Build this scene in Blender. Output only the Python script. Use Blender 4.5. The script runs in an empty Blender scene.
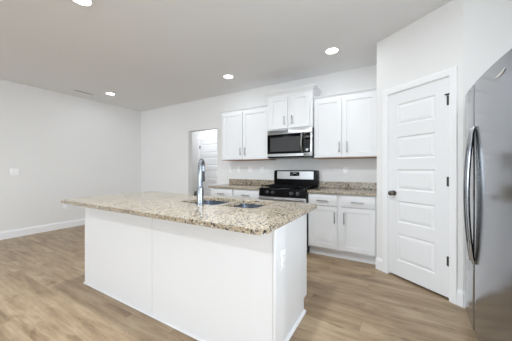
import bpy, bmesh, math, random
from mathutils import Vector, Matrix
random.seed(7)
SC = bpy.context.scene
COL = SC.collection
PI = math.pi

# ------------------------------------------------------------------ camera, world, light, exposure
cam_d = bpy.data.cameras.new('camera'); cam = bpy.data.objects.new('camera', cam_d); COL.objects.link(cam)
cam.location = (1.434, -3.882, 1.218)
cam.rotation_euler = (PI/2, 0, math.radians(30.214))
cam_d.sensor_width = 36.0
cam_d.lens = 234.578/512*36.0
cam_d.shift_y = -1.559/512
cam_d.clip_start = 0.02
SC.camera = cam

world = bpy.data.worlds.new('daylight'); SC.world = world; world.use_nodes = True
bg = world.node_tree.nodes['Background']
bg.inputs[0].default_value = (0.80, 0.90, 1.0, 1); bg.inputs[1].default_value = 1.6

def area(name, loc, rot, sx, sy, power, col=(1, 1, 1), shape='RECTANGLE'):
    l = bpy.data.lights.new(name, 'AREA'); l.shape = shape; l.size = sx
    if shape == 'RECTANGLE': l.size_y = sy
    l.energy = power; l.color = col
    o = bpy.data.objects.new(name, l); COL.objects.link(o); o.location = loc; o.rotation_euler = rot
    return o
# daylight entering by the three windows of the rear wall (they stand just outside the openings)
REAR = -13.0  # unseen rear wall, set far back so its light falls more evenly
WINS = ((-3.5, -1.7), (-1.1, 0.7), (1.1, 2.3))
for i, (a, b) in enumerate(WINS):
    area('window_daylight', ((a+b)/2, REAR-0.16, 1.35), (PI/2, 0, 0), b-a, 1.9, 180*(b-a)/1.8, (0.82, 0.92, 1.0))
# fill light through three unseen windows added to the right wall
RW = ((-7.4, -6.2), (-5.7, -4.5), (-3.4, -2.5))
for i, (a, b) in enumerate(RW):
    area('side_window_fill', (2.72+0.16, (a+b)/2, 1.5), (PI/2, 0, PI/2), b-a, 1.3, 62 if b > -4 else 36, (0.82, 0.92, 1.0))
CAN_FILL = 30.0          # unseen downlights added over the living end for fill
CAN_ISLAND = 42.0         # the row over the island, its unseen right can added for fill
CAN_NEAR = 4.0           # the row close to the wall cabinets
HALL_POWER = 21.0

vs = SC.view_settings
vs.view_transform = 'Standard'; vs.look = 'None'; vs.gamma = 1.0; vs.use_curve_mapping = False
vs.exposure = -0.36
SC.display_settings.display_device = 'sRGB'
try:
    SC.cycles.diffuse_bounces = 8; SC.cycles.max_bounces = 14; SC.cycles.sample_clamp_indirect = 6
except Exception: pass

# ------------------------------------------------------------------ materials
def srgb(r, g, b):
    f = lambda c: c/12.92 if c <= 0.04045 else ((c+0.055)/1.055)**2.4
    return (f(r/255), f(g/255), f(b/255), 1)
def mat(name, col=(0.8, 0.8, 0.8, 1), rough=0.5, metal=0.0, bump=0.0, bscale=60, var=0.0, spec=0.5):
    m = bpy.data.materials.new(name); m.use_nodes = True
    nt = m.node_tree; b = nt.nodes['Principled BSDF']
    b.inputs['Base Color'].default_value = col; b.inputs['Roughness'].default_value = rough
    b.inputs['Metallic'].default_value = metal; b.inputs['Specular IOR Level'].default_value = spec
    if bump or var:
        tc = nt.nodes.new('ShaderNodeTexCoord'); n = nt.nodes.new('ShaderNodeTexNoise')
        n.inputs['Scale'].default_value = bscale; n.inputs['Detail'].default_value = 4
        nt.links.new(tc.outputs['Object'], n.inputs['Vector'])
        if bump:
            bp = nt.nodes.new('ShaderNodeBump'); bp.inputs['Strength'].default_value = bump; bp.inputs['Distance'].default_value = 0.002
            nt.links.new(n.outputs['Fac'], bp.inputs['Height']); nt.links.new(bp.outputs['Normal'], b.inputs['Normal'])
        if var:
            mx = nt.nodes.new('ShaderNodeMix'); mx.data_type = 'RGBA'
            mx.inputs[6].default_value = tuple(c*(1-var) for c in col[:3])+(1,); mx.inputs[7].default_value = tuple(min(1, c*(1+var)) for c in col[:3])+(1,)
            nt.links.new(n.outputs['Fac'], mx.inputs[0]); nt.links.new(mx.outputs[2], b.inputs['Base Color'])
    return m
def emis(name, col, s):
    m = bpy.data.materials.new(name); m.use_nodes = True
    b = m.node_tree.nodes['Principled BSDF']; b.inputs['Base Color'].default_value = (0.9, 0.9, 0.9, 1)
    b.inputs['Emission Color'].default_value = col; b.inputs['Emission Strength'].default_value = s
    return m

M = {}
M['wall'] = mat('wall_paint', srgb(227, 226, 225), 0.75, bump=0.05, bscale=220, var=0.006)
M['ceil'] = mat('ceiling_paint', srgb(230, 230, 231), 0.9, bump=0.08, bscale=150, var=0.006)
M['trim'] = mat('trim_paint', srgb(236, 236, 237), 0.35, bump=0.01, bscale=90, var=0.004)
M['door'] = mat('door_paint', srgb(228, 228, 229), 0.4, bump=0.015, bscale=120, var=0.004)
M['cab'] = mat('cabinet_paint', srgb(225, 225, 226), 0.38, bump=0.01, bscale=120, var=0.004)
M['cabin'] = mat('cabinet_underside_wood', srgb(158, 118, 86), 0.6, var=0.15, bscale=14)
M['nickel'] = mat('satin_nickel', srgb(150, 149, 147), 0.34, 1.0, var=0.04, bscale=40)
M['chrome'] = mat('polished_steel', srgb(148, 153, 160), 0.22, 1.0, var=0.03, bscale=30)
M['bowl'] = mat('sink_steel', srgb(196, 202, 212), 0.2, 1.0, var=0.03, bscale=30)
M['bronze'] = mat('dark_hinge_metal', srgb(58, 57, 56), 0.45, 0.3, var=0.1, bscale=60)
M['black'] = mat('black_enamel', srgb(10, 10, 11), 0.2, 0.0, var=0.05, bscale=40, spec=0.08)
M['blackm'] = mat('black_cast_iron', srgb(12, 12, 13), 0.5, 0.0, bump=0.2, bscale=200, spec=0.08)
M['glass'] = mat('black_oven_glass', srgb(8, 8, 9), 0.06, 0.0, var=0.05, bscale=10, spec=0.08)
M['screen'] = mat('microwave_window_mesh', srgb(58, 58, 59), 0.12, 0.0, var=0.06, bscale=300, spec=0.4)
M['dgrey'] = mat('dark_grey_plastic', srgb(62, 63, 65), 0.5, var=0.05, bscale=50)
M['mgrey'] = mat('grey_grille_paint', srgb(150, 150, 150), 0.5, var=0.04, bscale=50)
M['plate'] = mat('white_plate_plastic', srgb(240, 240, 240), 0.3, var=0.004, bscale=50)
M['slot'] = mat('slot_dark', srgb(90, 90, 90), 0.6, var=0.05, bscale=50)
M['lamp'] = emis('lamp_lens_glow', (1, 0.97, 0.93, 1), 14)
M['digits'] = emis('display_digits', (0.8, 0.92, 1, 1), 0.35)
M['button'] = mat('grey_button', srgb(150, 150, 150), 0.5, var=0.05, bscale=50)

def brushed(name, col, rough, axis, grain=1.0):
    m = mat(name, col, rough, 1.0); nt = m.node_tree; b = nt.nodes['Principled BSDF']
    tc = nt.nodes.new('ShaderNodeTexCoord'); mp = nt.nodes.new('ShaderNodeMapping'); n = nt.nodes.new('ShaderNodeTexNoise')
    s = [260, 260, 260]; s[axis] = 3
    mp.inputs['Scale'].default_value = s; n.inputs['Scale'].default_value = 1; n.inputs['Detail'].default_value = 3
    mr = nt.nodes.new('ShaderNodeMapRange'); mr.inputs[3].default_value = rough-0.05*grain; mr.inputs[4].default_value = rough+0.08*grain
    bp = nt.nodes.new('ShaderNodeBump'); bp.inputs['Strength'].default_value = 0.05; bp.inputs['Distance'].default_value = 0.001
    nt.links.new(tc.outputs['Object'], mp.inputs[0]); nt.links.new(mp.outputs[0], n.inputs['Vector'])
    nt.links.new(n.outputs['Fac'], mr.inputs[0]); nt.links.new(mr.outputs[0], b.inputs['Roughness'])
    nt.links.new(n.outputs['Fac'], bp.inputs['Height']); bp.inputs['Strength'].default_value = 0.008*grain; nt.links.new(bp.outputs[0], b.inputs['Normal'])
    return m
M['steel'] = brushed('brushed_stainless', srgb(172, 172, 173), 0.3, 0)
M['fridge'] = brushed('brushed_fridge_steel', srgb(160, 162, 166), 0.17, 1, 0.15)

def granite():
    m = mat('speckled_granite', (0.5, 0.4, 0.3, 1), 0.14); nt = m.node_tree; b = nt.nodes['Principled BSDF']
    tc = nt.nodes.new('ShaderNodeTexCoord')
    def noise(scale, detail=5, rough=0.6):
        n = nt.nodes.new('ShaderNodeTexNoise'); n.inputs['Scale'].default_value = scale; n.inputs['Detail'].default_value = detail
        n.inputs['Roughness'].default_value = rough
        nt.links.new(tc.outputs['Object'], n.inputs['Vector']); return n.outputs['Fac']
    def vor(scale):
        n = nt.nodes.new('ShaderNodeTexVoronoi'); n.inputs['Scale'].default_value = scale
        nt.links.new(tc.outputs['Object'], n.inputs['Vector']); return n
    def ramp(src, stops):
        r = nt.nodes.new('ShaderNodeValToRGB'); e = r.color_ramp.elements
        while len(e) < len(stops): e.new(0.5)
        for k, (p, c) in enumerate(stops): e[k].position = p; e[k].color = c
        nt.links.new(src, r.inputs[0]); return r.outputs[0]
    def mix(fac, a, c):
        x = nt.nodes.new('ShaderNodeMix'); x.data_type = 'RGBA'
        nt.links.new(fac, x.inputs[0])
        for i, v in ((6, a), (7, c)):
            if isinstance(v, tuple): x.inputs[i].default_value = v
            else: nt.links.new(v, x.inputs[i])
        return x.outputs[2]
    W, K = (1, 1, 1, 1), (0, 0, 0, 1)
    base = ramp(noise(7, 4), [(0.3, srgb(152, 134, 110)), (0.5, srgb(174, 157, 131)), (0.7, srgb(180, 170, 150))])
    grains = vor(230)
    sep = nt.nodes.new('ShaderNodeSeparateColor'); nt.links.new(grains.outputs['Color'], sep.inputs[0])
    g = ramp(sep.outputs[0], [(0.0, srgb(62, 56, 52)), (0.22, srgb(132, 116, 96)), (0.5, srgb(176, 160, 136)), (0.9, srgb(206, 198, 182))])
    c = nt.nodes.new('ShaderNodeMix'); c.data_type = 'RGBA'; c.inputs[0].default_value = 0.5
    nt.links.new(base, c.inputs[6]); nt.links.new(g, c.inputs[7]); c = c.outputs[2]
    c = mix(ramp(noise(60, 3), [(0.56, K), (0.62, W)]), c, srgb(150, 132, 108))
    c = mix(ramp(noise(80, 3, 0.5), [(0.585, K), (0.64, W)]), c, srgb(104, 101, 98))
    v2 = vor(98); sep2 = nt.nodes.new('ShaderNodeSeparateColor'); nt.links.new(v2.outputs['Color'], sep2.inputs[0])
    c = mix(ramp(sep2.outputs[1], [(0.83, K), (0.85, W)]), c, srgb(44, 40, 38))
    v3 = vor(150); sep3 = nt.nodes.new('ShaderNodeSeparateColor'); nt.links.new(v3.outputs['Color'], sep3.inputs[0])
    c = mix(ramp(sep3.outputs[2], [(0.975, K), (0.985, W)]), c, srgb(226, 224, 218))
    nt.links.new(c, b.inputs['Base Color'])
    return m
M['granite'] = granite()

def planks():
    m = mat('wood_plank_floor', (0.4, 0.3, 0.2, 1), 0.38); nt = m.node_tree; b = nt.nodes['Principled BSDF']
    tc = nt.nodes.new('ShaderNodeTexCoord')
    br = nt.nodes.new('ShaderNodeTexBrick')
    br.inputs['Scale'].default_value = 1; br.inputs['Brick Width'].default_value = 1.22; br.inputs['Row Height'].default_value = 0.18
    br.inputs['Mortar Size'].default_value = 0.0012; br.inputs['Mortar Smooth'].default_value = 0.3; br.offset = 0.37; br.offset_frequency = 2
    br.inputs['Color1'].default_value = (0, 0, 0, 1); br.inputs['Color2'].default_value = (1, 1, 1, 1); br.inputs['Mortar'].default_value = (0.5, 0.5, 0.5, 1)
    nt.links.new(tc.outputs['Object'], br.inputs['Vector'])
    # shift the grain from plank to plank
    sx = nt.nodes.new('ShaderNodeVectorMath'); sx.operation = 'MULTIPLY_ADD'
    nt.links.new(br.outputs['Color'], sx.inputs[0]); sx.inputs[1].default_value = (7, 11, 5); nt.links.new(tc.outputs['Object'], sx.inputs[2])
    def noise(sc, scale=1, detail=6, dist=0.0, rough=0.6):
        mp = nt.nodes.new('ShaderNodeMapping'); mp.inputs['Scale'].default_value = sc
        nt.links.new(sx.outputs[0], mp.inputs[0]); n = nt.nodes.new('ShaderNodeTexNoise')
        n.inputs['Scale'].default_value = scale; n.inputs['Detail'].default_value = detail; n.inputs['Distortion'].default_value = dist
        n.inputs['Roughness'].default_value = rough
        nt.links.new(mp.outputs[0], n.inputs['Vector']); return n.outputs['Fac']
    def ramp(src, stops):
        r = nt.nodes.new('ShaderNodeValToRGB'); e = r.color_ramp.elements
        while len(e) < len(stops): e.new(0.5)
        for k, (p, c) in enumerate(stops): e[k].position = p; e[k].color = c
        nt.links.new(src, r.inputs[0]); return r.outputs[0]
    def mul(a, c, f):
        x = nt.nodes.new('ShaderNodeMix'); x.data_type = 'RGBA'; x.blend_type = 'MULTIPLY'; x.inputs[0].default_value = f
        nt.links.new(a, x.inputs[6]); nt.links.new(c, x.inputs[7]); return x.outputs[2]
    g1 = ramp(noise((1.1, 6.5, 1), 1.5, 8, 0.25, 0.68), [(0.28, srgb(120, 96, 72)), (0.46, srgb(160, 136, 107)), (0.66, srgb(186, 164, 135))])
    grain = ramp(noise((3, 90, 3), 1.0, 4), [(0.3, (0.72, 0.70, 0.67, 1)), (0.6, (1, 1, 1, 1))])
    knots = ramp(noise((1.5, 4.5, 1), 2.3, 5, 0.3), [(0.58, (1, 1, 1, 1)), (0.70, (0.55, 0.49, 0.43, 1))])
    tone = ramp(br.outputs['Color'], [(0, (0.90, 0.90, 0.90, 1)), (1, (1.0, 1.0, 1.0, 1))])
    c = mul(mul(mul(g1, grain, 0.8), knots, 0.8), tone, 1)
    seam = nt.nodes.new('ShaderNodeMix'); seam.data_type = 'RGBA'; seam.inputs[7].default_value = srgb(112, 94, 76)
    fm = nt.nodes.new('ShaderNodeMath'); fm.operation = 'MULTIPLY'; fm.inputs[1].default_value = 0.6
    nt.links.new(br.outputs['Fac'], fm.inputs[0]); nt.links.new(fm.outputs[0], seam.inputs[0]); nt.links.new(c, seam.inputs[6])
    nt.links.new(seam.outputs[2], b.inputs['Base Color'])
    bp = nt.nodes.new('ShaderNodeBump'); bp.inputs['Strength'].default_value = 0.12; bp.inputs['Distance'].default_value = 0.002
    nt.links.new(noise((3, 90, 3), 1.0, 4), bp.inputs['Height']); nt.links.new(bp.outputs[0], b.inputs['Normal'])
    return m
M['floor'] = planks()

# ------------------------------------------------------------------ mesh helpers
class MB:
    def __init__(s): s.bm = bmesh.new()
    def box(s, x0, x1, y0, y1, z0, z1, bev=0.0, seg=1):
        r = bmesh.ops.create_cube(s.bm, size=1)
        for v in r['verts']:
            v.co = Vector(((x0+x1)/2+v.co.x*(x1-x0), (y0+y1)/2+v.co.y*(y1-y0), (z0+z1)/2+v.co.z*(z1-z0)))
        if bev:
            es = list({e for v in r['verts'] for e in v.link_edges})
            bmesh.ops.bevel(s.bm, geom=es, offset=bev, segments=seg, affect='EDGES', profile=0.5)
        return s
    def cyl(s, p0, p1, r0, r1=None, seg=20, bev=0.0):
        p0, p1 = Vector(p0), Vector(p1); r1 = r0 if r1 is None else r1; d = p1-p0
        q = Vector((0, 0, 1)).rotation_difference(d.normalized()).to_matrix().to_4x4()
        r = bmesh.ops.create_cone(s.bm, cap_ends=True, segments=seg, radius1=r0, radius2=r1, depth=d.length, matrix=Matrix.Translation((p0+p1)/2) @ q)
        if bev:
            es = [e for e in {e for v in r['verts'] for e in v.link_edges} if any(len(f.verts) > 4 for f in e.link_faces)]
            bmesh.ops.bevel(s.bm, geom=es, offset=bev, segments=2, affect='EDGES', profile=0.5)
        return s
    def tube(s, pts, r, seg=12, radii=None):
        pts = [Vector(p) for p in pts]; rings = []
        n0 = None
        for i, p in enumerate(pts):
            t = (pts[min(i+1, len(pts)-1)]-pts[max(i-1, 0)]).normalized()
            if n0 is None:
                n0 = t.orthogonal().normalized()
            else:
                n0 = (n0-t*n0.dot(t)).normalized()
            b = t.cross(n0); rr = radii[i] if radii else r
            rings.append([s.bm.verts.new(p+(n0*math.cos(2*PI*k/seg)+b*math.sin(2*PI*k/seg))*rr) for k in range(seg)])
        for a, c in zip(rings, rings[1:]):
            for k in range(seg): s.bm.faces.new((a[k], a[(k+1) % seg], c[(k+1) % seg], c[k]))
        s.bm.faces.new(rings[0][::-1]); s.bm.faces.new(rings[-1])
        return s
    def poly(s, outline, z0, z1, axis='z'):
        # prism from a 2D outline: axis z -> (x,y); axis x -> (y,z) ; axis y -> (x,z)
        def P(a, b, c):
            return (a, b, c) if axis == 'z' else ((c, a, b) if axis == 'x' else (a, c, b))
        lo = [s.bm.verts.new(P(a, b, z0)) for a, b in outline]; hi = [s.bm.verts.new(P(a, b, z1)) for a, b in outline]
        n = len(outline)
        for k in range(n): s.bm.faces.new((lo[k], lo[(k+1) % n], hi[(k+1) % n], hi[k]))
        s.bm.faces.new(lo[::-1]); s.bm.faces.new(hi)
        return s
    def lathe(s, prof, origin, axis, seg=28):
        o = Vector(origin); ax = Vector(axis).normalized(); u = ax.orthogonal().normalized(); w = ax.cross(u)
        rings = [[s.bm.verts.new(o+ax*h+(u*math.cos(2*PI*k/seg)+w*math.sin(2*PI*k/seg))*max(r, 1e-4)) for k in range(seg)] for r, h in prof]
        for a, c in zip(rings, rings[1:]):
            for k in range(seg): s.bm.faces.new((a[k], a[(k+1) % seg], c[(k+1) % seg], c[k]))
        s.bm.faces.new(rings[0][::-1]); s.bm.faces.new(rings[-1])
        return s
    def quad(s, *p):
        s.bm.faces.new([s.bm.verts.new(q) for q in p]); return s
    def panel_face(s, X0, X1, Z0, Z1, yf, yb, cells, rings):
        """slab with its front at y=yf, back at yb; cells are rectangles (x0,x1,z0,z1) shaped by
        rings [(inset, depth)...] measured from the front"""
        bm = s.bm
        xs = sorted({X0, X1, *[c[0] for c in cells], *[c[1] for c in cells]})
        zs = sorted({Z0, Z1, *[c[2] for c in cells], *[c[3] for c in cells]})
        V = {}
        def v(x, y, z):
            k = (round(x, 5), round(y, 5), round(z, 5))
            if k not in V: V[k] = bm.verts.new((x, y, z))
            return V[k]
        for i in range(len(xs)-1):
            for j in range(len(zs)-1):
                xm, zm = (xs[i]+xs[i+1])/2, (zs[j]+zs[j+1])/2
                if any(c[0] < xm < c[1] and c[2] < zm < c[3] for c in cells): continue
                bm.faces.new((v(xs[i], yf, zs[j]), v(xs[i+1], yf, zs[j]), v(xs[i+1], yf, zs[j+1]), v(xs[i], yf, zs[j+1])))
        for (a, b, c, d) in cells:
            prev = None
            for ins, dep in [(0, 0)]+list(rings):
                ring = [v(a+ins, yf+dep, c+ins), v(b-ins, yf+dep, c+ins), v(b-ins, yf+dep, d-ins), v(a+ins, yf+dep, d-ins)]
                if prev:
                    for k in range(4): bm.faces.new((prev[k], prev[(k+1) % 4], ring[(k+1) % 4], ring[k]))
                prev = ring
            bm.faces.new(prev)
        # edges and back
        bm.faces.new((v(X0, yb, Z0), v(X0, yb, Z1), v(X1, yb, Z1), v(X1, yb, Z0)))
        for i in range(len(xs)-1):
            for z in (Z0, Z1):
                bm.faces.new((v(xs[i], yf, z), v(xs[i+1], yf, z), v(xs[i+1], yb, z), v(xs[i], yb, z)))
        for j in range(len(zs)-1):
            for x in (X0, X1):
                bm.faces.new((v(x, yf, zs[j]), v(x, yf, zs[j+1]), v(x, yb, zs[j+1]), v(x, yb, zs[j])))
        return s
    def build(s, name, m, parent=None, smooth=True, angle=35):
        bmesh.ops.recalc_face_normals(s.bm, faces=s.bm.faces)
        me = bpy.data.meshes.new(name); s.bm.to_mesh(me); s.bm.free()
        me.materials.append(m)
        if smooth:
            me.polygons.foreach_set('use_smooth', [True]*len(me.polygons))
            try: me.set_sharp_from_angle(angle=math.radians(angle))
            except Exception: pass
        o = bpy.data.objects.new(name, me); COL.objects.link(o)
        if parent: o.parent = parent
        return o

def tag(o, label, cat, group=None):
    o['label'] = label; o['category'] = cat
    if group: o['group'] = group
    return o
def thing(name, label, cat, loc=(0, 0, 0), rz=0.0, group=None):
    o = bpy.data.objects.new(name, None); COL.objects.link(o)
    o.empty_display_size = 0.1; o.location = loc; o.rotation_euler = (0, 0, rz)
    return tag(o, label, cat, group)
def struct(o, label=None):
    o['kind'] = 'structure'
    if label: o['label'] = label
    return o
def dup(root, loc, rz=None, label=None):
    r = root.copy(); COL.objects.link(r); r.location = loc
    if rz is not None: r.rotation_euler = (0, 0, rz)
    if label: r['label'] = label
    for ch in list(root.children):
        c = ch.copy(); COL.objects.link(c); c.parent = r
        for g in list(ch.children):
            d = g.copy(); COL.objects.link(d); d.parent = c
    return r
def rrect(x0, x1, y0, y1, r, n=6, which=(1, 1, 1, 1)):
    pts = []
    for k, (cx, cy, a) in enumerate(((x0, y0, PI), (x1, y0, 1.5*PI), (x1, y1, 0), (x0, y1, PI/2))):
        rr = r if which[k] else 0.0
        ox = cx+rr if k in (0, 3) else cx-rr; oy = cy+rr if k in (0, 1) else cy-rr
        if rr == 0: pts.append((cx, cy)); continue
        for i in range(n+1):
            t = a+i*PI/2/n; pts.append((ox+rr*math.cos(t), oy+rr*math.sin(t)))
    return pts
def slab(outer, holes, z0, z1):
    """flat slab with holes"""
    mb = MB(); bm = mb.bm; loops = []
    es = []
    for o in [outer]+holes:
        vsx = [bm.verts.new((x, y, z1)) for x, y in o]; loops.append(vsx)
        es += [bm.edges.new((vsx[k], vsx[(k+1) % len(vsx)])) for k in range(len(vsx))]
    bmesh.ops.triangle_fill(bm, edges=es, use_beauty=True)
    top = list(bm.faces)
    r = bmesh.ops.extrude_face_region(bm, geom=top)
    for v in [g for g in r['geom'] if isinstance(g, bmesh.types.BMVert)]: v.co.z = z0
    return mb

# ------------------------------------------------------------------ room shell
XL, XR, H = -4.388, 2.72, 2.76
HB = 1.15                                   # far wall of the hallway behind the doorway
P0 = Vector((1.266, -0.653, 0)); P1 = Vector((1.971, -1.174, 0))
PA = math.atan2(P1.y-P0.y, P1.x-P0.x); PL = (P1-P0).length
struct(MB().box(XL-0.15, XR+0.15, REAR-0.15, HB+0.15, -0.1, 0).build('floor', M['floor'], smooth=False))
struct(MB().box(XL-0.15, XR+0.15, REAR-0.15, HB+0.15, H, H+0.1).build('ceiling', M['ceil'], smooth=False))
struct(MB().box(XL-0.12, XL, REAR-0.12, HB+0.12, 0, H).build('wall_left', M['wall'], smooth=False))
DX0, DX1, DZ = -2.631, -1.784, 2.085
struct(MB().box(XL, DX0, 0, 0.12, 0, H).box(DX1, XR, 0, 0.12, 0, H).box(DX0, DX1, 0, 0.12, DZ, H).build('wall_back', M['wall'], smooth=False))
struct(MB().box(XL, XR, HB, HB+0.12, 0, H).build('wall_hall', M['wall'], smooth=False))
struct(MB().box(-1.2, -1.08, 0.12, HB, 0, H).build('wall_hall_end', M['wall'], smooth=False))
# right wall with the unseen windows added to let in fill light
w = MB(); z0, z1 = 0.85, 2.15
ys = [REAR-0.12]+[c for ab in RW for c in ab]+[HB]
for k in range(0, len(ys), 2): w.box(XR, XR+0.12, ys[k], ys[k+1], 0, H)
for a, b in RW: w.box(XR, XR+0.12, a, b, 0, z0).box(XR, XR+0.12, a, b, z1, H)
struct(w.build('wall_right', M['wall'], smooth=False))
# rear wall with three windows
w = MB(); z0, z1 = 0.4, 2.3
xs = [XL]+[c for ab in WINS for c in ab]+[XR]
for k in range(0, len(xs), 2): w.box(xs[k], xs[k+1], REAR-0.12, REAR, 0, H)
for a, b in WINS: w.box(a, b, REAR-0.12, REAR, 0, z0).box(a, b, REAR-0.12, REAR, z1, H)
struct(w.build('wall_rear', M['wall'], smooth=False))
def win_frame(n, x0, x1, z0, z1, y, rz, loc):
    f = MB(); t = 0.05
    f.box(x0, x1, y-0.03, y+0.03, z0, z0+t).box(x0, x1, y-0.03, y+0.03, z1-t, z1).box(x0, x0+t, y-0.03, y+0.03, z0+t, z1-t).box(x1-t, x1, y-0.03, y+0.03, z0+t, z1-t)
    m_ = (z0+z1)/2; f.box(x0+t, x1-t, y-0.02, y+0.02, m_-0.02, m_+0.02)
    o = struct(f.build('window_%d' % n, M['trim'])); o.location = loc; o.rotation_euler = (0, 0, rz)
for i, (a, b) in enumerate(WINS): win_frame(i+1, a, b, 0.4, 2.3, 0, 0, (0, REAR-0.06, 0))
for i, (a, b) in enumerate(RW): win_frame(i+4, -(b-a)/2, (b-a)/2, 0.85, 2.15, 0, PI/2, (XR+0.06, (a+b)/2, 0))  # frames of the unseen right-wall windows added for fill
# pantry: short return wall, angled wall with the door, wall behind the refrigerator
struct(MB().box(P0.x, P0.x+0.115, P0.y+0.06, 0, 0, H).build('wall_pantry_side', M['wall'], smooth=False))
D0, D1, DT = 0.146, 0.779, 2.082
pw = MB().box(0, D0, 0, 0.115, 0, H).box(D1, PL, 0, 0.115, 0, H).box(D0, D1, 0, 0.115, DT, H).build('wall_pantry', M['wall'], smooth=False)
struct(pw); pw.location = P0; pw.rotation_euler = (0, 0, PA)
struct(MB().box(P1.x, XR, P1.y, P1.y+0.115, 0, H).build('wall_alcove', M['wall'], smooth=False))

# baseboards (profiled)
def bb_prof(sgn=1):
    return [(0, 0), (-0.016, 0), (-0.016, 0.112), (-0.012, 0.122), (-0.008, 0.132), (-0.006, 0.142), (0, 0.142)]
def baseboard(name, length, loc, rz):
    o = MB().poly(bb_prof(), 0, length, 'x').build(name, M['trim'], angle=20)
    o.location = loc; o.rotation_euler = (0, 0, rz); struct(o); return o
baseboard('baseboard_left', -REAR, (XL, REAR, 0), PI/2)
baseboard('baseboard_back', DX0-XL, (XL, 0, 0), 0)
baseboard('baseboard_back_right', -1.43-DX1, (DX1, 0, 0), 0)
baseboard('baseboard_hall', 0.75, (XL, HB, 0), 0)
CA, CB = 0.088, 0.837                        # casing outer edges along the angled wall
o = MB().poly(bb_prof(), -0.004, CA, 'x').build('baseboard_pantry_left', M['trim'], angle=20); o.location = P0; o.rotation_euler = (0, 0, PA); struct(o)
o = MB().poly(bb_prof(), CB, PL+0.008, 'x').build('baseboard_pantry_right', M['trim'], angle=20); o.location = P0; o.rotation_euler = (0, 0, PA); struct(o)
baseboard('baseboard_alcove', XR-P1.x, (P1.x, P1.y, 0), 0)
baseboard('baseboard_right', 11.5-1.3, (XR, -2.5, 0), -PI/2)

# ------------------------------------------------------------------ doors
RAISE = [(0.010, 0.009), (0.016, 0.010), (0.042, 0.002)]
def casing(name, x0, x1, zt, wdt, parent_loc, rz):
    """three mitred profile boards round an opening x0..x1 (clear edges), local front -y"""
    mb = MB(); prof = [(0, 0.0), (0, -0.010), (0.006, -0.012), (0.40*wdt, -0.013), (0.6*wdt, -0.017), (0.9*wdt, -0.019), (wdt, -0.016), (wdt, 0)]
    bm = mb.bm; rings = []
    for fx, fz in (('l', 'b'), ('l', 't'), ('r', 't'), ('r', 'b')):
        ring = []
        for d, y in prof:
            x = x0-d if fx == 'l' else x1+d; z = 0 if fz == 'b' else zt+d
            ring.append(bm.verts.new((x, y, z)))
        rings.append(ring)
    for a, c in zip(rings, rings[1:]):
        for k in range(len(prof)): bm.faces.new((a[k], a[(k+1) % len(prof)], c[(k+1) % len(prof)], c[k]))
    bm.faces.new(rings[0]); bm.faces.new(rings[-1][::-1])
    o = mb.build(name, M['trim'], angle=15); o.location = parent_loc; o.rotation_euler = (0, 0, rz); struct(o)
    # jamb lining
    j = MB().box(x0-0.012, x0+0.004, 0.001, 0.11, 0, zt).box(x1-0.004, x1+0.012, 0.001, 0.11, 0, zt).box(x0-0.012, x1+0.012, 0.001, 0.11, zt-0.004, zt+0.012)
    j.box(x0+0.004, x0+0.016, 0.048, 0.06, 0, zt-0.004).box(x1-0.016, x1-0.004, 0.048, 0.06, 0, zt-0.004).box(x0+0.016, x1-0.016, 0.048, 0.06, zt-0.016, zt-0.004)
    jo = j.build('door_jamb', M['trim'], o)
    return o
def five_panel_door(name, x0, x1, z0, z1, cells, loc, rz, hinge_x, hinge_z, knob=None):
    o = MB().panel_face(x0, x1, z0, z1, 0.006, 0.041, cells, RAISE).build(name, M['door'], angle=12)
    o.location = loc; o.rotation_euler = (0, 0, rz); struct(o)
    for z in hinge_z:
        h = MB().cyl((hinge_x, 0.0, z-0.045), (hinge_x, 0.0, z+0.045), 0.0085, seg=12)
        h.cyl((hinge_x, 0.0, z+0.045), (hinge_x, 0.0, z+0.052), 0.004, 0.002, seg=10)
        sg = -1 if hinge_x > (x0+x1)/2 else 1
        h.box(min(hinge_x, hinge_x+sg*0.024), max(hinge_x, hinge_x+sg*0.024), -0.001, 0.0055, z-0.044, z+0.044)
        h.build('door_hinge', M['bronze'], o)
    if knob:
        kx, kz = knob
        k = MB().lathe([(0.0, 0.006), (0.030, 0.006), (0.031, 0.0), (0.028, -0.006), (0.014, -0.009), (0.011, -0.014), (0.011, -0.026), (0.018, -0.034), (0.0265, -0.042), (0.028, -0.052), (0.024, -0.062), (0.012, -0.067), (0.0, -0.068)], (kx, 0, kz), (0, 1, 0))
        k.build('door_knob', M['bronze_knob'], o)
    return o
M['bronze_knob'] = mat('satin_nickel_knob', srgb(128, 122, 116), 0.25, 1.0, var=0.05, bscale=40)
cells = [(0.257, 0.650, a, b) for a, b in ((0.195, 0.498), (0.624, 0.863), (0.984, 1.213), (1.328, 1.578), (1.707, 1.942))]
five_panel_door('door_1', 0.156, 0.769, 0.022, 2.072, cells, P0, PA, 0.775, (1.855, 1.10, 0.36), (0.222, 0.945))
tr = casing('trim_1', 0.152, 0.774, 2.078, 0.062, P0, PA)
# small dark door-stop arm on the top hinge of the pantry door
ds = MB().box(0.748, 0.786, -0.012, -0.002, 1.902, 1.916).cyl((0.75, -0.007, 1.909), (0.75, -0.022, 1.909), 0.006, seg=10).build('hinge_stop', M['bronze'], tr)
# hall door seen through the doorway
HD0 = -3.36; HD1 = HD0+0.76
cells = [(HD0+0.11, HD1-0.11, a, b) for a, b in ((0.195, 0.478), (0.588, 0.836), (0.946, 1.194), (1.304, 1.552), (1.662, 1.92))]
five_panel_door('door_2', HD0, HD1, 0.012, 2.04, cells, (0, HB-0.012, 0), 0, HD0-0.005, (1.84, 1.05, 0.3))
c2 = casing('trim_2', HD0-0.006, HD1+0.006, 2.046, 0.085, (0, HB-0.001, 0), 0)
for ch in list(c2.children): bpy.data.objects.remove(ch)

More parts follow.
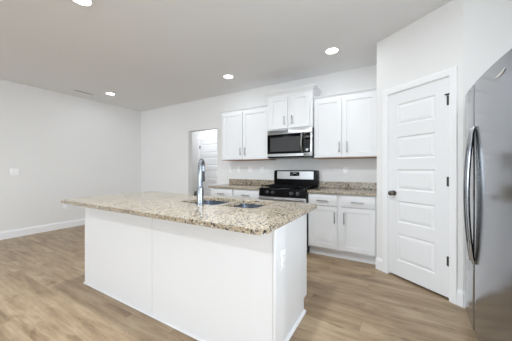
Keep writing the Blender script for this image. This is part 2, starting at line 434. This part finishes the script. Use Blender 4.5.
# ------------------------------------------------------------------ cabinets
def pull(parent, p, length, vertical=True, y=0.0):
    """bar pull on two posts, centre p=(x,z) on the face at y"""
    x, z = p; h = length/2; mb = MB()
    if vertical:
        mb.box(x-0.006, x+0.006, y-0.034, y-0.024, z-h, z+h, 0.003, 2)
        for s in (-1, 1): mb.cyl((x, y+0.001, z+s*h*0.72), (x, y-0.027, z+s*h*0.72), 0.0048, seg=12)
    else:
        mb.box(x-h, x+h, y-0.034, y-0.024, z-0.006, z+0.006, 0.003, 2)
        for s in (-1, 1): mb.cyl((x+s*h*0.72, y+0.001, z), (x+s*h*0.72, y-0.027, z), 0.0048, seg=12)
    return mb.build('pull_handle', M['nickel'], parent)
SHAKER = [(0.003, 0.009)]
def shaker(parent, x0, x1, z0, z1, yf, st=0.058, name='door'):
    return MB().panel_face(x0, x1, z0, z1, yf, yf+0.02, [(x0+st, x1-st, z0+st, z1-st)], SHAKER).build(name, M['cab'], parent, angle=12)
def drawer(parent, x0, x1, z0, z1, yf):
    return MB().box(x0, x1, yf, yf+0.02, z0, z1, 0.003, 2).build('drawer', M['cab'], parent)
CT0, CT1 = 0.882, 0.914
def base_cab(label, x0, x1, fronts, group):
    t = thing('base_cabinet', label, 'cabinet', ((x0+x1)/2, -0.30, 0), 0, group); c = (x0+x1)/2; oy = 0.30
    MB().box(x0-c, x1-c, -0.598+oy, -0.004+oy, 0.115, CT0).build('cabinet_box', M['cab'], t, smooth=False)
    MB().box(x0-c, x1-c, -0.535+oy, -0.05+oy, 0.0, 0.115).build('toe_kick', M['cab'], t, smooth=False)
    for a, b, hx in fronts:
        d = drawer(t, a-c, b-c, 0.718, 0.868, -0.62+oy); pull(d, ((a+b)/2-c, 0.785), 0.155, False, -0.62+oy)
        dd = shaker(t, a-c, b-c, 0.137, 0.704, -0.62+oy); pull(dd, (hx-c, 0.565), 0.155, True, -0.62+oy)
    return t
base_cab('white base cabinet right of the range, two drawers over two doors', 0.389, 1.262, ((0.402, 0.79, 0.759), (0.842, 1.246, 0.882)), None)
base_cab('white base cabinet at the doorway end, left of the range', -1.425, -0.922, ((-1.411, -0.934, -0.965),), 'base cabinets left of the range')
base_cab('white base cabinet directly against the left side of the range', -0.920, -0.389, ((-0.908, -0.402, -0.875),), 'base cabinets left of the range')

def wall_cab(label, x0, x1, yf, z0, z1, zc, doors, proj, group, hz, hl, ends=(1, 1)):
    """doors: (x0,x1,handle x); crown of height zc-z1 and projection proj"""
    c = (x0+x1)/2
    t = thing('wall_cabinet', label, 'cabinet', (c, 0, z0), 0, group)
    def L(x): return x-c
    MB().box(L(x0), L(x1), yf+0.02, -0.002, 0.012, z1-z0).build('cabinet_box', M['cab'], t, smooth=False)
    MB().box(L(x0)+0.001, L(x1)-0.001, yf+0.021, -0.003, 0.002, 0.0115).build('underside', M['cabin'] if z0 < 1.5 else M['cab'], t, smooth=False)
    # crown moulding: a front length and returned ends
    h0 = z1-z0-0.006; h1 = zc-z0; hh = h1-h0
    prof = [(0, 0), (-0.006, 0), (-0.008, 0.15*hh), (-0.35*proj, 0.38*hh), (-0.72*proj, 0.62*hh), (-0.9*proj, 0.8*hh), (-proj, 0.84*hh), (-proj, hh), (0, hh)]
    bm = MB(); rings = []
    base = yf+0.019
    a0, a1 = L(x0)+0.001, L(x1)-0.001
    for k, (x, y, fx, fy) in enumerate(((a0, -0.003, -ends[0], 0), (a0, base, -ends[0], 1), (a1, base, ends[1], 1), (a1, -0.003, ends[1], 0))):
        if (k == 0 and not ends[0]) or (k == 3 and not ends[1]): continue
        rings.append([bm.bm.verts.new((x-fx*d, y+fy*d, h0+h)) for d, h in prof])
    n = len(prof)
    for a, b in zip(rings, rings[1:]):
        for k in range(n): bm.bm.faces.new((a[k], a[(k+1) % n], b[(k+1) % n], b[k]))
    bm.bm.faces.new(rings[0]); bm.bm.faces.new(rings[-1][::-1])
    bm.box(a0, a1, base, -0.003, h1-0.008, h1-0.001)
    bm.build('crown_moulding', M['cab'], t, angle=20)
    for a, b, hx in doors:
        d = shaker(t, L(a), L(b), doors_z[0]-z0, doors_z[1]-z0, yf)
        pull(d, (L(hx), hz-z0), hl, True, yf)
    return t
doors_z = (1.396, 2.258)
wall_cab('white two-door wall cabinet right of the microwave, beside the pantry', 0.389, 1.262, -0.33, 1.376, 2.268, 2.318, ((0.403, 0.796, 0.765), (0.806, 1.249, 0.870)), 0.032, 'low wall cabinets flanking the microwave', 1.535, 0.155, (0, 0))
wall_cab('white two-door wall cabinet left of the microwave, nearest the doorway', -1.402, -0.389, -0.33, 1.376, 2.268, 2.318, ((-1.392, -0.925, -0.955), (-0.913, -0.402, -0.858)), 0.032, 'low wall cabinets flanking the microwave', 1.535, 0.135, (1, 0))
doors_z = (1.872, 2.392)
wall_cab('short white two-door wall cabinet raised above the microwave', -0.383, 0.383, -0.385, 1.856, 2.408, 2.490, ((-0.34, -0.022, -0.068), (0.028, 0.34, 0.062)), 0.05, None, 1.995, 0.14)

# perimeter countertops with backsplash
def counter(label, x0, x1, left_open):
    t = thing('countertop', label, 'countertop', ((x0+x1)/2, 0, CT0), 0, 'granite tops along the back wall'); c = (x0+x1)/2
    MB().box(x0-c, x1-c, -0.648, -0.002, 0.0, CT1-CT0, 0.003, 2).build('slab', M['granite'], t)
    MB().box(x0-c, x1-c, -0.022, -0.002, CT1-CT0, 1.016-CT0, 0.002, 1).build('backsplash', M['granite'], t)
counter('granite countertop with low splashback right of the range', 0.3905, 1.264, False)
counter('granite countertop with low splashback left of the range', -1.452, -0.3905, True)

# ------------------------------------------------------------------ range
t = thing('gas_range', 'stainless and black gas range between the base cabinets', 'stove', (0, -0.34, 0))
oy = 0.34
MB().box(-0.378, 0.378, -0.63+oy, -0.015+oy, 0.02, 0.895).build('body', M['dgrey'], t, smooth=False)
for sx in (-1, 1):
    for yy in (-0.58, -0.06): MB().cyl((sx*0.33, yy+oy, 0.0), (sx*0.33, yy+oy, 0.021), 0.018, seg=14).build('foot', M['dgrey'], t)
MB().box(-0.380, 0.380, -0.655+oy, -0.012+oy, 0.895, 0.922, 0.006, 2).build('cooktop', M['black'], t)
MB().poly([(-0.63+oy, 0.80), (-0.676+oy, 0.80), (-0.681+oy, 0.806), (-0.660+oy, 0.905), (-0.650+oy, 0.914), (-0.63+oy, 0.914)], -0.379, 0.379, 'x').build('control_panel', M['black'], t)
def range_knob(x, y, z):
    MB().lathe([(0.0, -0.002), (0.028, -0.002), (0.029, 0.004), (0.022, 0.009), (0.0205, 0.030), (0.017, 0.034), (0, 0.034)], (x, y, z), (0, -1, 0.23)).build('knob', M['knob'], t)
M['knob'] = mat('dark_satin_knob', srgb(70, 70, 71), 0.3, 0.6, var=0.05, bscale=40)
for x in (-0.235, -0.138, 0.160, 0.258): range_knob(x, -0.669+oy, 0.858)
MB().box(-0.378, 0.378, -0.675+oy, -0.631+oy, 0.225, 0.795, 0.006, 2).build('oven_door', M['steel'], t)
MB().box(-0.31, 0.31, -0.678+oy, -0.672+oy, 0.30, 0.70, 0.002, 1).build('oven_window', M['glass'], t)
MB().box(-0.355, 0.355, -0.735+oy, -0.712+oy, 0.752, 0.786, 0.008, 3).box(-0.352, -0.322, -0.716+oy, -0.671+oy, 0.755, 0.783, 0.004, 1).box(0.322, 0.352, -0.716+oy, -0.671+oy, 0.755, 0.783, 0.004, 1).build('oven_handle', M['steel'], t)
MB().box(-0.376, 0.376, -0.668+oy, -0.631+oy, 0.045, 0.215, 0.005, 2).build('warming_drawer', M['steel'], t)
# backguard
MB().poly([(-0.381, 0.92), (0.381, 0.92), (0.388, 1.05), (0.386, 1.168), (0.374, 1.195), (-0.374, 1.195), (-0.386, 1.168), (-0.388, 1.05)], -0.115+oy, -0.006+oy, 'y').build('backguard', M['black'], t)
MB().box(-0.325, 0.325, -0.119+oy, -0.114+oy, 1.045, 1.178, 0.002, 1).build('backguard_panel', M['steel'], t)
dsp = MB().box(-0.083, 0.085, -0.1225+oy, -0.1185+oy, 1.098, 1.166, 0.001, 1).build('clock_display', M['glass'], t)
g = MB()
for k, x in enumerate((-0.022, -0.008, 0.010, 0.024)):
    for zz in (1.1385, 1.1485): g.box(x, x+0.007, -0.1232+oy, -0.1223+oy, zz, zz+0.002)
    g.box(x, x+0.0015, -0.1232+oy, -0.1223+oy, 1.1385, 1.1505) if k != 1 else None
    g.box(x+0.0055, x+0.007, -0.1232+oy, -0.1223+oy, 1.1385, 1.1505)
g.build('clock_digits', M['digits'], dsp)
for xs_ in ((-0.06, -0.045), (0.048, 0.063)):
    g = MB()
    for x in xs_:
        for zz in (1.110, 1.125): g.box(x-0.004, x+0.004, -0.1232+oy, -0.1223+oy, zz, zz+0.005)
    g.build('button_pad', M['button'], dsp)
# burners and grates
for x, y, r in ((-0.22, -0.52, 0.05), (0.22, -0.52, 0.05), (-0.22, -0.22, 0.042), (0.22, -0.22, 0.042), (0.0, -0.37, 0.045)):
    MB().lathe([(0, 0.0), (r*1.25, 0.0), (r*1.25, 0.008), (r, 0.010), (r, 0.018), (r*0.8, 0.021), (0, 0.021)], (x, y+oy, 0.9205), (0, 0, 1), 20).build('burner', M['blackm'], t)
for x0, x1 in ((-0.362, -0.128), (-0.118, 0.118), (0.128, 0.362)):
    gm = MB(); ya, yb, zt, b = -0.625+oy, -0.135+oy, 0.956, 0.013
    gm.box(x0, x1, ya, ya+b, zt-b, zt).box(x0, x1, yb-b, yb, zt-b, zt).box(x0, x0+b, ya+b, yb-b, zt-b, zt).box(x1-b, x1, ya+b, yb-b, zt-b, zt)
    xm = (x0+x1)/2; ym = (ya+yb)/2
    gm.box(xm-b/2, xm+b/2, ya+b, yb-b, zt-b, zt)
    for yy in (ya+0.12, ym, yb-0.12): gm.box(x0+b, x1-b, yy-b/2, yy+b/2, zt-b*0.9, zt-0.0005)
    for xx in (x0, x1-b):
        for yy in (ya, yb-b): gm.box(xx, xx+b, yy, yy+b, 0.921, zt-b)
    gm.build('grate', M['blackm'], t, smooth=False)

# ------------------------------------------------------------------ microwave
t = thing('microwave', 'black and stainless over-range microwave under the short cabinet', 'microwave', (0.004, -0.2, 1.40)); oy, oz = 0.2, -1.40
MB().box(-0.379, 0.379, -0.361+oy, -0.006+oy, 1.412+oz, 1.853+oz).build('case', M['dgrey'], t, smooth=False)
MB().box(-0.372, 0.372, -0.392+oy, -0.02+oy, 1.398+oz, 1.412+oz).build('underside', M['black'], t, smooth=False)
vt = MB().box(-0.380, 0.380, -0.3950+oy, -0.362+oy, 1.780+oz, 1.853+oz, 0.004, 2).build('vent_trim', M['steel'], t)
gv = MB()
for k in range(6): gv.box(-0.335, -0.015, -0.3975+oy, -0.3930+oy, 1.797+oz+k*0.0075, 1.801+oz+k*0.0075)
gv.build('vent_grille', M['slot'], vt, smooth=False)
d = MB().box(-0.380, 0.250, -0.3980+oy, -0.362+oy, 1.412+oz, 1.778+oz, 0.004, 2).build('microwave_door', M['black'], t)
MB().box(-0.380, 0.250, -0.4005+oy, -0.3965+oy, 1.420+oz, 1.464+oz, 0.002, 1).build('door_bottom_trim', M['steel'], d)
MB().box(-0.325, 0.190, -0.3995+oy, -0.3972+oy, 1.500+oz, 1.730+oz, 0.0008, 1).build('door_window', M['screen'], d)
pts = [(0.222, -0.3980-0.045*math.sin(PI*k/14)+oy, 1.476+0.295*k/14+oz) for k in range(15)]
MB().tube(pts, 0.014, 12).build('door_handle', M['nickel'], d)
MB().box(0.252, 0.380, -0.3960+oy, -0.362+oy, 1.412+oz, 1.778+oz, 0.004, 2).build('control_housing', M['steel'], t)
cp = MB().box(0.258, 0.350, -0.3995+oy, -0.3955+oy, 1.470+oz, 1.770+oz, 0.001, 1).build('control_panel', M['glass'], t)
bt = MB()
for i in range(3):
    for j in range(6): bt.box(0.268+i*0.026, 0.286+i*0.026, -0.4003+oy, -0.3992+oy, 1.500+j*0.030+oz, 1.513+j*0.030+oz)
bt.build('keypad', M['dgrey'], cp, smooth=False)
MB().box(0.272, 0.338, -0.4003+oy, -0.3992+oy, 1.700+oz, 1.726+oz).build('display', M['slot'], cp, smooth=False)
dl = MB().lathe([(0.0, 0.0), (0.026, 0.0), (0.026, 0.010), (0.022, 0.014), (0.0, 0.014)], (0.306, -0.3992+oy, 1.512+oz), (0, -1, 0), 24).build('dial', M['nickel'], cp)

# ------------------------------------------------------------------ island
IX0, IX1, IY0, IY1, KY = -1.397, 0.839, -2.642, -1.868, -2.49
t = thing('kitchen_island', 'white panelled kitchen island under the large granite top', 'island', (-0.28, -2.25, 0)); ox, oy = 0.28, 2.25
MB().box(IX0+ox, IX1+ox, IY0+0.006+oy, KY+oy, 0, CT0).build('knee_wall', M['cab'], t, smooth=False)
SEAM = -0.281
for a, b in ((IX0, SEAM-0.002), (SEAM+0.002, IX1-0.014)):
    MB().box(a+ox, b+ox, IY0+oy, IY0+0.0065+oy, 0.0, CT0, 0.0012, 1).build('front_panel', M['cab'], t)
MB().box(IX1-0.0115+ox, IX1+0.004+ox, IY0-0.003+oy, IY0+0.03+oy, 0.0, CT0, 0.003, 2).build('corner_trim', M['cab'], t)
MB().box(IX0-0.010+ox, IX1+0.012+ox, IY0-0.010+oy, IY0-0.0005+oy, 0, 0.018, 0.004, 2).build('shoe_moulding', M['trim'], t)
cb = MB().box(-1.372+ox, 0.765+ox, KY+0.001+oy, KY+0.013+oy, 0.115, CT0).box(-1.372+ox, 0.765+ox, KY+0.013+oy, IY1-0.022+oy, 0.115, 0.133)
for x in (-1.372, -0.833, -0.40, 0.60, 0.747): cb.box(x+ox, x+0.018+ox, KY+0.013+oy, IY1-0.042+oy, 0.133, CT0-0.0005)
cb.box(-1.372+ox, 0.765+ox, IY1-0.041+oy, IY1-0.022+oy, 0.133, CT0).build('cabinet_box', M['cab'], t, smooth=False)
MB().box(-1.372+ox, 0.765+ox, KY+0.001+oy, IY1-0.085+oy, 0.0, 0.115).build('toe_kick', M['cab'], t, smooth=False)
MB().poly([(KY+0.001+oy, 0), (IY1-0.078+oy, 0), (IY1-0.078+oy, 0.112), (IY1+oy, 0.112), (IY1+oy, CT0), (KY+0.001+oy, CT0)], 0.766+ox, 0.779+ox, 'x').build('end_panel', M['cab'], t, smooth=False)
MB().poly([(0.7795+ox, 0), (0.799+ox, 0), (0.7985+ox, 0.008), (0.794+ox, 0.015), (0.787+ox, 0.019), (0.7795+ox, 0.020)], KY+0.001+oy, IY1-0.072+oy, 'y').build('shoe_moulding', M['trim'], t)
for k in range(4):
    w_ = (0.784+1.372)/4; a = -1.372+k*w_
    dd = shaker(t, a+0.012+ox, a+w_-0.012+ox, 0.137, 0.868, 0, name='door')
    dd.rotation_euler = (0, 0, PI); dd.location = (2*((a+w_/2)+ox), IY1+oy-0.0015, 0)

o = slab(rrect(-1.428, 0.877, -2.853, -1.841, 0.05, 6), [rrect(-0.275, 0.150, -2.365, -1.955, 0.05, 5)[::-1], rrect(0.190, 0.515, -2.345, -1.965, 0.05, 5)[::-1]], CT0, CT1)
o = o.build('island_countertop', M['granite'], None, angle=30)
bv = o.modifiers.new('edge', 'BEVEL'); bv.width = 0.004; bv.segments = 2; bv.limit_method = 'ANGLE'; bv.angle_limit = math.radians(60)
tag(o, 'large beige speckled granite countertop on the island', 'countertop')

# sink: two bowls under the slab
t = thing('kitchen_sink', 'double-bowl stainless sink set into the island countertop', 'sink', (0.12, -2.16, 0.70)); ox, oy, oz = -0.12, 2.16, -0.70
def bowl(x0, x1, y0, y1, depth):
    mb = MB(); bm = mb.bm
    zt = CT0-0.0008; levels = [(0.022, zt), (-0.004, zt), (-0.004, zt-0.02), (0.004-0.012, zt-depth+0.03), (-0.03, zt-depth+0.004), (-0.05, zt-depth)]
    rings = []
    for off, z in levels:
        rings.append([bm.verts.new((x+ox, y+oy, z+oz)) for x, y in rrect(x0-off, x1+off, y0-off, y1+off, max(0.02, 0.05+off), 5)])
    for a, b in zip(rings, rings[1:]):
        n = len(a)
        for k in range(n): bm.faces.new((a[k], a[(k+1) % n], b[(k+1) % n], b[k]))
    bm.faces.new(rings[-1])
    o = mb.build('bowl', M['bowl'], t, angle=50)
    cx, cy = (x0+x1)/2, (y0+y1)/2
    MB().lathe([(0, 0.001), (0.052, 0.001), (0.055, 0.003), (0.050, 0.005), (0.038, 0.004), (0.030, 0.002), (0, 0.002)], (cx+ox, cy+oy, zt-depth+oz), (0, 0, 1), 24).build('drain', M['nickel'], o)
bowl(-0.275, 0.148, -2.365, -1.955, 0.17); bowl(0.192, 0.515, -2.345, -1.965, 0.15)

# faucet
FX, FY = 0.047, -2.425
t = thing('kitchen_faucet', 'tall pull-down stainless faucet standing behind the island sink', 'faucet', (FX, FY, CT1))
MB().lathe([(0, 0), (0.032, 0), (0.032, 0.006), (0.028, 0.010), (0.0275, 0.142), (0.024, 0.152), (0.018, 0.156), (0, 0.156)], (0, 0, 0), (0, 0, 1), 24).build('body', M['chrome'], t)
dirv = Vector((-0.46, 0.89, 0)).normalized(); R_ = 0.047
pts = [(0, 0, 0.150), (0, 0, 0.22), (0, 0, 0.330)]
for k in range(1, 15):
    a = PI*k/14; p = dirv*(R_-R_*math.cos(a)); pts.append((p.x, p.y, 0.330+R_*math.sin(a)))
e = dirv*2*R_; pts.append((e.x, e.y, 0.285))
MB().tube(pts, 0.0175, 14, radii=[0.020, 0.020, 0.019]+[0.0155]*14+[0.0155]).build('spout', M['chrome'], t)
sp = MB().cyl((e.x, e.y, 0.288), (e.x, e.y, 0.235), 0.0125, 0.014, 18, 0.002).cyl((e.x, e.y, 0.236), (e.x, e.y, 0.195), 0.0140, 0.0165, 18, 0.002).build('spray_head', M['dgrey'], t)
lv = MB().cyl((-0.024, 0.0, 0.092), (-0.042, 0.0, 0.092), 0.017, 0.016, 16, 0.002).tube([(-0.034, 0.0, 0.100), (-0.050, 0.006, 0.113), (-0.068, 0.012, 0.108), (-0.078, 0.016, 0.086), (-0.080, 0.018, 0.074)], 0.0065, 10).build('lever', M['bronze'], t)

# ------------------------------------------------------------------ refrigerator (faces -x)
FYc, FZ = -1.875, 1.80
t = thing('refrigerator', 'stainless side-by-side refrigerator at the right edge beside the pantry', 'refrigerator', (2.3, FYc, 0)); ox, oy = -2.3, -FYc
MB().box(2.005+ox, 2.69+ox, -0.448, 0.448, 0.03, FZ-0.03).build('case', M['dgrey'], t, smooth=False)
def fx(y): return 1.914+0.021*(y/0.455)**2
def fdoor(y0, y1):
    pts = []; n = 22; r = 0.006
    for k in range(n+1):
        y = y0+(y1-y0)*k/n; x = fx(y)
        dd = min(y-y0, y1-y)
        if dd < r: x += r-math.sqrt(max(0, r*r-(r-dd)**2))
        pts.append((x+ox, y))
    pts += [(1.995+ox, y1), (1.995+ox, y0)]
    return MB().poly(pts, 0.105, FZ, 'z').build('fridge_door', M['fridge'], t, angle=25)
SY = 0.14
dn = fdoor(-0.455, SY-0.0015); df = fdoor(SY+0.0015, 0.455)
def fhandle(y, parent):
    # bowed bar: steel outer face, inner face black to paint in the shade behind it
    N = 26; za, zb = 0.575, 1.505
    def bow(k): return 0.032*math.sin(PI*k/N)**0.8 if 0 < k < N else 0.0
    for nm, m_, o0, o1, hw in (('handle', M['fridge'], 0.006, 0.017, 0.0125), ('handle_shaded_face', M['black'], -0.003, 0.0058, 0.011)):
        mb = MB(); bm = mb.bm; rings = []
        for k in range(N+1):
            z = za+(zb-za)*k/N; xb = fx(y)+ox-bow(k); s_ = 0.55+0.45*min(1, 6*min(k, N-k)/N)
            i0 = o0 if 0 < k < N else 0.0
            rings.append([bm.verts.new((xb-i0, y-hw*s_, z)), bm.verts.new((xb-i0, y+hw*s_, z)), bm.verts.new((xb-o1*0.8, y+hw*s_, z)), bm.verts.new((xb-o1, y+hw*0.6*s_, z)), bm.verts.new((xb-o1, y-hw*0.6*s_, z)), bm.verts.new((xb-o1*0.8, y-hw*s_, z))])
        for a, b in zip(rings, rings[1:]):
            for k in range(6): bm.faces.new((a[k], a[(k+1) % 6], b[(k+1) % 6], b[k]))
        bm.faces.new(rings[0]); bm.faces.new(rings[-1][::-1])
        if nm == 'handle': h = mb.build(nm, m_, parent, angle=50)
        else: mb.build(nm, m_, h, angle=50)
fhandle(SY+0.035, df); fhandle(SY-0.035, dn)
MB().box(1.975+ox, 2.004+ox, -0.44, 0.44, 0.015, 0.098, 0.003, 1).build('toe_grille', M['dgrey'], t)
for yy in (-0.40, 0.40):
    MB().box(1.96+ox, 2.03+ox, yy-0.04, yy+0.04, FZ+0.0005, FZ+0.018, 0.004, 2).build('hinge_cover', M['dgrey'], t)
    MB().cyl((2.03+ox, yy, 0.0), (2.03+ox, yy, 0.031), 0.02, seg=14).build('foot', M['dgrey'], t)
y = -0.30
bd = MB()
pts = [(fx(y+d_)-0.003+ox, y+d_, z_) for d_, z_ in ((0.045, 1.712), (0.02, 1.709), (0.0, 1.710), (-0.025, 1.716), (-0.05, 1.728))]
bd.tube(pts, 0.004, 8, radii=[0.002, 0.004, 0.005, 0.004, 0.002])
bd.build('badge', M['plate'], dn)

# ------------------------------------------------------------------ wall plates
def plate(name, label, cat, loc, rz, w, h, kind, group=None):
    t = thing(name, label, cat, loc, rz, group)
    MB().box(-w/2, w/2, -0.006, -0.0006, -h/2, h/2, 0.002, 2).build('cover_plate', M['plate'], t)
    if kind == 'outlet':
        for s in (-1, 1):
            f = MB().box(-0.017, 0.017, -0.0085, -0.0055, s*0.024-0.015, s*0.024+0.015, 0.002, 1).build('socket', M['plate'], t)
            g = MB()
            for q in (-0.006, 0.006): g.box(q-0.001, q+0.001, -0.0088, -0.0083, s*0.024-0.004, s*0.024+0.006)
            g.cyl((0, -0.0083, s*0.024-0.009), (0, -0.0088, s*0.024-0.009), 0.002, seg=10)
            g.build('slots', M['slot'], f, smooth=False)
    else:
        n = kind
        for k in range(n):
            x = (k-(n-1)/2)*0.046
            MB().poly([(-0.0055, -0.033), (-0.0085, -0.033), (-0.0115, 0.0), (-0.0075, 0.033), (-0.0055, 0.033)], x-0.0165, x+0.0165, 'x').build('rocker', M['plate'], t)
    return t
plate('light_switch', 'white double rocker switch plate on the left wall', 'light switch', (XL, -2.436, 1.163), PI/2, 0.118, 0.122, 2)
plate('wall_outlet', 'white outlet low on the left wall, below the island top corner', 'outlet', (XL, -1.68, 0.46), PI/2, 0.074, 0.118, 'outlet')
plate('wall_outlet', 'white outlet above the splashback right of the range', 'outlet', (0.796, 0, 1.186), 0, 0.074, 0.118, 'outlet')
plate('light_switch', 'white switch plate on the back wall nearest the doorway', 'light switch', (-1.440, 0, 1.205), 0, 0.074, 0.118, 1)
plate('light_switch', 'white switch plate, second from the doorway, left of the range', 'light switch', (-1.233, 0, 1.205), 0, 0.074, 0.118, 1)
plate('wall_outlet', 'white outlet above the splashback, third plate from the doorway', 'outlet', (-0.962, 0, 1.205), 0, 0.074, 0.118, 'outlet')
plate('wall_outlet', 'white outlet above the splashback just left of the range', 'outlet', (-0.690, 0, 1.200), 0, 0.074, 0.118, 'outlet')
plate('wall_outlet', 'white outlet on the right end of the island', 'outlet', (IX1, -2.530, 0.652), PI/2, 0.074, 0.124, 'outlet')

# ------------------------------------------------------------------ ceiling: downlights and vent
def downlight(label, x, y):
    t = thing('ceiling_downlight', label, 'ceiling light', (x, y, H), 0, 'recessed ceiling downlights')
    return t
t = downlight('round recessed downlight at the right, above the range end of the kitchen', 0.752, -0.746)
MB().lathe([(0.074, -0.001), (0.094, -0.001), (0.094, -0.005), (0.086, -0.010), (0.078, -0.010), (0.074, -0.006)], (0, 0, 0), (0, 0, 1), 32).build('trim_ring', M['trim'], t)
MB().lathe([(0, -0.002), (0.0735, -0.002), (0.0735, -0.006), (0, -0.008)], (0, 0, 0), (0, 0, 1), 32).build('lens', M['lamp'], t)
spots = [('round recessed downlight in the middle, above the left wall cabinets', -0.932, -0.735),
         ('round recessed downlight farthest left, near the ceiling vent', -3.548, -1.236),
         ('round recessed downlight cut by the top edge of the photo', -1.009, -2.842)]
lights = [(0.752, -0.746)]
spots += [('unseen recessed downlight added for fill over the right end of the island', 0.752, -2.842),  # out-of-view cans added to brighten the kitchen
          ('unseen recessed downlight added for fill in the living end, right row', 0.9, -5.2),
          ('unseen recessed downlight added for fill in the living end, middle row', -1.3, -5.2)]
for lb, x, y in spots:
    dup(t, (x, y, H), None, lb); lights.append((x, y))
for x, y in lights:
    area('downlight_lamp', (x, y, H-0.02), (0, 0, 0), 0.12, 0.12, CAN_NEAR if y > -2 else CAN_ISLAND if y > -3 else CAN_FILL, (0.87, 0.945, 1.0), 'DISK')
area('hall_ceiling_lamp', (-2.9, 0.62, H-0.03), (0, 0, 0), 0.3, 0.3, HALL_POWER, (0.90, 0.95, 1.0), 'DISK')

t = thing('ceiling_vent', 'narrow rectangular air vent in the ceiling along the left wall', 'air vent', (-3.93, -1.545, H))
MB().box(-0.055, 0.055, -0.19, -0.165, -0.006, -0.0005).box(-0.055, 0.055, 0.165, 0.19, -0.006, -0.0005).box(-0.055, -0.03, -0.165, 0.165, -0.006, -0.0005).box(0.03, 0.055, -0.165, 0.165, -0.006, -0.0005).build('vent_frame', M['ceil'], t, smooth=False)
MB().box(-0.03, 0.03, -0.165, 0.165, -0.0018, -0.0006).build('duct_opening', M['dgrey'], t, smooth=False)
for k in range(3):
    x = -0.02+k*0.02
    MB().poly([(x-0.006, -0.0055), (x+0.005, -0.0022), (x+0.006, -0.003), (x-0.005, -0.0063)], -0.1645, 0.1645, 'y').build('louver', M['mgrey'], t, smooth=False)
